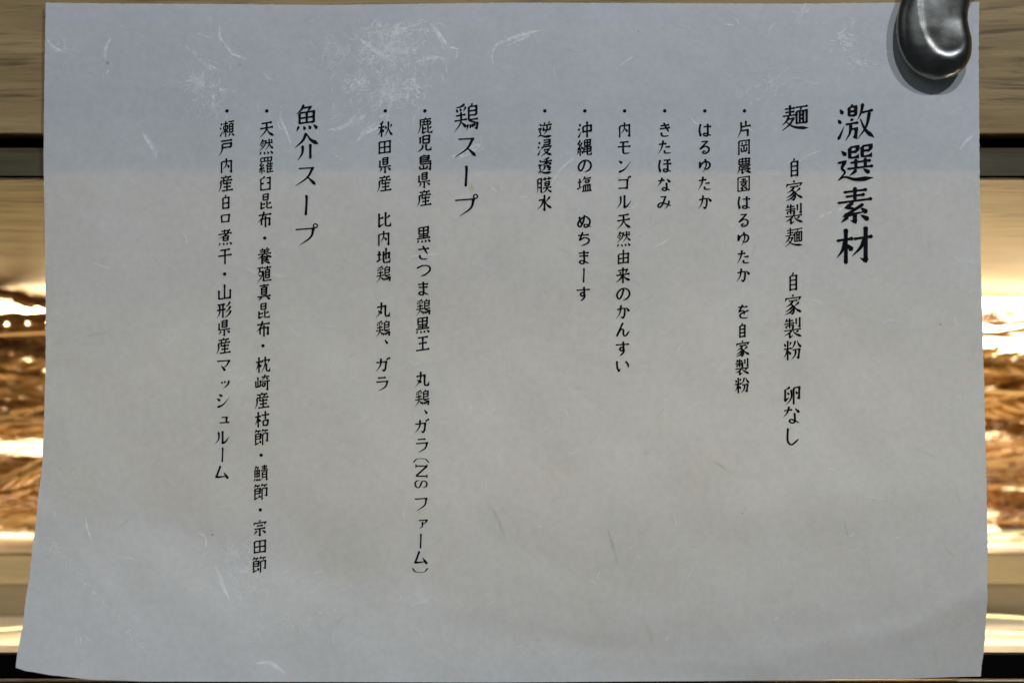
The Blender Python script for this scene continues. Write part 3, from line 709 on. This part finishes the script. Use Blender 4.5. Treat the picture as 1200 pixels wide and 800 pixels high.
tuft(252, 108, 22, 20, 42, 8, M_fibre, 1.1, ln=(4, 11)); tuft(232, 96, 40, 36, 80, 9, M_faint, .8); tuft(250, 128, 30, 12, 50, 10, M_faint, .7)
tuft(985, 42, 14, 18, 34, 11, M_fibre, 1.2, ang=.5, ln=(5, 10)); tuft(1004, 72, 18, 12, 40, 12, M_fibre, 1.1, ang=.4, ln=(4, 8)); tuft(990, 50, 40, 46, 70, 13, M_faint, .8, ang=.3)
tuft(940, 12, 20, 10, 26, 14, M_faint, .8); tuft(900, 100, 60, 40, 60, 15, M_faint, .7)
tuft(272, 646, 24, 12, 60, 16, M_fibre, 1.1, ang=1.0, ln=(4, 9)); tuft(284, 668, 22, 12, 70, 17, M_fibre, .8, ln=(4, 10)); tuft(278, 660, 46, 34, 150, 18, M_faint, .8); tuft(292, 690, 40, 22, 60, 19, M_faint, .8)
tuft(340, 730, 70, 20, 40, 20, M_faint, .7); tuft(75, 52, 26, 14, 30, 21, M_faint, .8); tuft(60, 640, 8, 14, 20, 22, M_faint, .8)
V, Fc = [], []   # the worn crease across the lower left corner
rr = random.Random(5)
for k in range(120):
    u = rr.random()**.8; x = 58 + u*135 + rr.gauss(0, 2.2); y = 636 + u*150*(.92+.1*u) + rr.gauss(0, 2.2) ; th = rr.gauss(1.1, .35); L = rr.uniform(2, 6)
    if y < 782: flat_ribbon(V, Fc, [(x, y), (x+math.cos(th)*L, y+math.sin(th)*L)], .7)
flush('crease_wear', V, Fc, M_fibre, 'worn diagonal crease of the sheet', True)
for k in range(70):      # short faint fibres scattered over the whole sheet
    pass
V, Fc = [], []; rr = random.Random(77)
for k in range(95):
    x, y = rr.uniform(62, 1135), rr.uniform(12, 776); th = rr.uniform(0, 6.28); cv = rr.uniform(-.4, .4); L = rr.uniform(4, 20); pts = []
    for m in range(5): pts.append((x, y)); x += math.cos(th)*L/4; y += math.sin(th)*L/4; th += cv
    if all(58 < a < 1140 and 9 < b < 778 for a, b in pts): flat_ribbon(V, Fc, pts, rr.uniform(.6, 1.6))
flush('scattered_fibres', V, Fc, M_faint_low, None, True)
GREY = [([(752, 537), (757, 529), (765, 526), (773, 527), (770, 533)], 1.5), ([(755, 533), (762, 530)], 3), ([(836, 540), (846, 546), (857, 554)], 2.6), ([(715, 624), (718, 640), (725, 662)], 3.6),
 ([(757, 728), (760, 738), (765, 750)], 6), ([(1100, 742), (1096, 756), (1101, 774), (1100, 788)], 6), ([(1106, 636), (1112, 646), (1121, 653)], 3), ([(575, 590), (582, 604), (590, 624), (590, 632)], 3),
 ([(712, 618), (716, 632), (722, 646)], 3), ([(134, 622), (146, 612), (156, 604)], 2), ([(30, 739), (36, 735), (43, 731)], 2.6), ([(106, 393), (110, 386), (114, 380)], 1.8), ([(98, 394), (116, 391), (132, 388)], 2),
 ([(988, 605), (992, 620), (996, 634)], 1.6), ([(752, 700), (750, 712)], 1.6), ([(910, 786), (920, 776), (928, 766)], 3), ([(1078, 556), (1082, 552), (1084, 550)], 3), ([(240, 464), (256, 450)], 1.5),
 ([(655, 290), (662, 294), (668, 292)], 1.2), ([(176, 220), (184, 216)], 1.2), ([(706, 308), (710, 300), (716, 297)], 1.0), ([(1120, 570), (1124, 584), (1128, 592)], 1.8), ([(676, 408), (679, 413)], 1.4), ([(658, 434), (664, 438)], 1.4),
 ([(905, 470), (915, 468), (925, 463)], 1.0), ([(864, 600), (872, 598)], .8), ([(980, 470), (985, 465)], 1.2), ([(1143, 292), (1148, 284)], 1.6), ([(1146, 330), (1151, 322)], 1.6), ([(380, 652), (388, 648)], 1)]
for pts, wd in GREY:
    V, Fc = [], []; flat_ribbon(V, Fc, pts, wd); flush('dark_fibre', V, Fc, M_grey)

# ---------------------------------------------------------------- the printed columns of writing
t = NT('black_ink'); t.b.inputs['Roughness'].default_value = .8; t.b.inputs['Specular IOR Level'].default_value = .10
n = t.n('ShaderNodeTexNoise', Scale=900.0, Detail=2.0); t.l(t.coords(), n.inputs['Vector'])
t.l(t.ramp(n.outputs[0], [(.3, (.003, .003, .005)), (.75, (.011, .011, .015))]), t.b.inputs['Base Color'])
M_ink = t.m

COLUMNS = [   # text, list of y centres, x at y 130, x at y 560, glyph size
 ('激選素材', [143, 192, 240, 287.5], 1002.5, 1000, 42, 12.0),
 ('麺自家製麺自家製粉卵なし', [138, 196.5, 223, 250.5, 278, 330, 356.5, 384, 410, 462.5, 486, 511], 931.5, 927, 23, 12.2),
 ('・片岡農園はるゆたかを自家製粉', [130, 151, 172.5, 194, 215.5, 237, 258, 279.5, 301, 322, 365, 387, 408, 429.5, 451], 872.5, 868.5, 18.3, 14.2),
 ('・はるゆたか', [130, 152, 172.5, 194, 215, 236.5], 826, 824, 18.3, 14.2),
 ('・きたほなみ', [130, 152, 172.5, 194, 216, 237], 779, 777, 18.3, 14.2),
 ('・内モンゴル天然由来のかんすい', [130, 152, 172.5, 194, 215, 236, 259, 280, 301, 322.5, 344, 365, 386, 408, 428], 732, 728, 18.3, 14.2),
 ('・沖縄の塩ぬちまーす', [130, 152, 173, 194, 216, 259, 280, 301.5, 323, 344], 685.5, 681.5, 18.3, 14.2),
 ('・逆浸透膜水', [130, 152, 173, 194.5, 217, 237.5], 638.5, 636, 18.3, 14.2),
 ('鶏スープ', [137.5, 172, 207, 241], 546.5, 542, 31, 12.2),
 ('・鹿児島県産黒さつま鶏黒王丸鶏、ガラ(NSファーム)', [130, 147, 168, 190.5, 211, 232, 275, 296, 316.5, 338, 360, 381, 402, 444, 466, 482, 499, 521, 539, 551.5, 567, 590, 612, 634, 653, 668], 498, 493.6, 18.3, 14.2),
 ('・秋田県産比内地鶏丸鶏、ガラ', [130, 151, 172.5, 193.5, 215, 257.5, 279, 299.5, 321, 363, 385, 400, 427, 449], 451.5, 446.5, 18.3, 14.2),
 ('魚介スープ', [137.5, 171, 206, 241, 275], 359.5, 355, 30, 12.2),
 ('・天然羅臼昆布・養殖真昆布・枕崎産枯節・鯖節・宗田節', [130, 151, 172, 193.5, 215, 236, 257, 279, 299.5, 321, 342, 364, 385, 405, 427, 448, 469, 491, 512, 533, 554, 576, 597, 618, 640, 661], 312.7, 305.6, 18.3, 14.2),
 ('・瀬戸内産白口煮干・山形県産マッシュルーム', [130, 151, 172.5, 194, 215, 237, 256, 278, 300, 321, 342, 363, 384, 405, 428, 448, 469, 489.5, 512, 533, 553], 266, 259.8, 18.3, 14.2),
]
IEPS = [.00015]
def glyph_into(V, Fc, ch, cx, cy, sx, sy, W):
    for left, right in glyph(ch, W):
        IEPS[0] += 4e-9*10
        b0 = len(V)
        for (a, b), (c, d) in zip(left, right):
            V.append(S(cx + (a-50)/100*sx, cy + (b-50)/100*sy, IEPS[0])); V.append(S(cx + (c-50)/100*sx, cy + (d-50)/100*sy, IEPS[0]))
        for i in range(len(left)-1): k = b0+2*i; Fc.append((k, k+1, k+3, k+2))
HIRA = set('はるゆたかをきほなみのんすいぬちまさつし')
for text, ys, xa, xb, size, W in COLUMNS:
    assert len(text) == len(ys), (text, len(text), len(ys))
    HB[0] = .55 if size < 20 else .46
    for k, (ch, cy) in enumerate(zip(text, ys)):
        V, Fc = [], []
        IEPS[0] = .00015
        cx = xa + (xb-xa)*(cy-130)/430
        if ch == '・':
            IEPS[0] += 1e-7; n = 14; b0 = len(V); V.append(S(cx, cy, IEPS[0]))
            for m in range(n): V.append(S(cx+2.1*math.cos(2*math.pi*m/n), cy+2.0*math.sin(2*math.pi*m/n), IEPS[0]))
            Fc += [(b0, b0+1+m, b0+1+(m+1) % n) for m in range(n)]
            flush('bullet_dot', V, Fc, M_ink); continue
        sx, sy = (size*1.02, size) if size > 40 else (size*.905, size*1.02)
        if text[0] == '麺' and k == 0: sx, sy = 31, 31
        elif ch in HIRA: sx, sy = size*.90, size*.93
        elif ch == 'ー': sx, sy = size*.8, size*.95
        elif ch == '、': sx = sy = size*.42; cx += 4.2
        elif ch in '()': sx, sy = size*1.02, 6.0
        elif ch == 'N': sx, sy = 15.5, 18
        elif ch == 'S': sx, sy = 15.0, 10.5
        elif ch == '口': sx, sy = size*.86, size*.80
        elif ch in 'ァッュ': sx, sy = size*.86, size*.86
        elif ch not in KANJI: sx, sy = size*.90, size*.92
        if text in ('鶏スープ', '魚介スープ') and ch not in KANJI: sx, sy = size*.86, size*.80
        if ch in '岡園田由内臼昆白自県': sx *= .90; sy *= .93
        ww = W*1.9 if ch in '、' else W
        if size < 20: cx += .25*math.sin(k*2.7)
        glyph_into(V, Fc, ch, cx, cy, sx, sy, ww*(1.15 if ch == 'N' else 1))
        flush('printed_character', V, Fc, M_ink)

# ---------------------------------------------------------------- metal handle over the top right corner
t = NT('dark_pewter')
t.b.inputs['Metallic'].default_value = 1.0
n = t.n('ShaderNodeTexNoise', Scale=160.0, Detail=4.0); t.l(t.coords(), n.inputs['Vector'])
t.l(t.ramp(n.outputs[0], [(.3, (.185, .178, .158)), (.7, (.265, .255, .232))]), t.b.inputs['Base Color'])
t.l(t.ramp(n.outputs[0], [(.3, (.24,)*3), (.7, (.32,)*3)]), t.b.inputs['Roughness'])
bp = t.n('ShaderNodeBump', Strength=.05, Distance=.0004); n2 = t.n('ShaderNodeTexNoise', Scale=700.0, Detail=3.0); t.l(t.coords(), n2.inputs['Vector'])
t.l(n2.outputs[0], bp.inputs['Height']); t.l(bp.outputs[0], t.b.inputs['Normal'])
M_pewter = t.m
#   py of the section, left x, right x (photograph pixels in the handle's own plane), half depth in metres
SEC = [(-96, 1152, 1182, .0035), (-84, 1130, 1184, .005), (-60, 1098, 1172, .0058), (-40, 1078, 1158, .0062), (-20, 1064, 1146, .0064), (0, 1056.5, 1137, .0066), (12, 1053, 1134, .0067), (24, 1051, 1133.3, .0068),
       (36, 1050.8, 1135.5, .0070), (46, 1051.4, 1138, .0070), (56, 1053.5, 1138.3, .0070), (66, 1057.5, 1137.3, .0067), (74, 1062, 1134, .0062), (82, 1069, 1128.5, .0052), (88, 1077.5, 1120.5, .0038), (92, 1087, 1110, .0022), (93.6, 1094, 1099, .0006)]
HY = -.0062
hd = tag(empty('metal_handle', P(1100, -60, 0)), 'dark pewter curved handle with rounded end over the top right corner of the notice', 'handle')
NS_ = 96; V, Fc = [], []
SEC2 = []
def hollow(e):      # falls off quickly inside the ridge, then ever more gently
    if e >= 1: return 0
    if e > .90: return (1-e)**2/.20
    e = max(.80, e); return .10 - (e-.80)**2/.20
for (a, b) in zip(SEC, SEC[1:]):
    for k in range(8): SEC2.append(tuple(a[i]+(b[i]-a[i])*k/8 for i in range(4)))
SEC2.append(SEC[-1])
# light smoothing of the interpolated sections
for _ in range(6):
    SEC2 = [SEC2[0]] + [tuple((SEC2[i-1][j]+2*SEC2[i][j]+SEC2[i+1][j])/4 for j in range(4)) for i in range(1, len(SEC2)-1)] + [SEC2[-1]]
for (py, xl, xr, hz) in SEC2:
    k = PX*(CAM_D+HY)/CAM_D; c = (xl+xr)/2; r = (xr-xl)/2
    for m in range(NS_):
        a = 2*math.pi*m/NS_; ca, sa = math.cos(a), math.sin(a)
        ex = abs(ca)**.92*(1 if ca > 0 else -1); ey = abs(sa)**.85*(1 if sa > 0 else -1)
        hz_ = hz*.72; y = hz_*ey
        # the front is hollowed inside a raised ridge that runs down the left and round the bottom
        if sa > 0:
            xx = c + r*ex; e_ = math.hypot((xx-1108)/36, max(0, py-8)/66)
            wf = min(1, sa*1.6)*smooth(-90, -20, py)
            y += (-.0059*hollow(e_)*(1 - .75*smooth(1112, 1130, xx)) + (xx-1095)*PX*.12)*wf
        V.append(Vector(((c + r*ex - 600)*k, HY - y, (400-py)*k)))
for i in range(len(SEC2)-1):
    for m in range(NS_):
        a = i*NS_+m; b = i*NS_+(m+1) % NS_; Fc.append((a, a+NS_, b+NS_, b))
Fc.append(tuple(range(NS_))); Fc.append(tuple(range((len(SEC2)-1)*NS_, len(SEC2)*NS_))[::-1])
me = bpy.data.meshes.new('grip'); me.from_pydata(V, [], Fc)
bm = bmesh.new(); bm.from_mesh(me); bmesh.ops.recalc_face_normals(bm, faces=bm.faces); bm.to_mesh(me); bm.free()
for p in me.polygons: p.use_smooth = True
o = link('grip', me, M_pewter, hd); o.matrix_parent_inverse = Matrix.Translation(-hd.location)
bm = bmesh.new(); c = P(1132, -58, HY)
bmesh.ops.create_cone(bm, cap_ends=True, segments=32, radius1=.0055, radius2=.0045, depth=.013, matrix=Matrix.Translation((c.x, -.0035, c.z)) @ Matrix.Rotation(R(90), 4, 'X'))
o = link('mounting_post', to_mesh(bm, 'mounting_post', M_pewter), None, hd); o.matrix_parent_inverse = Matrix.Translation(-hd.location)
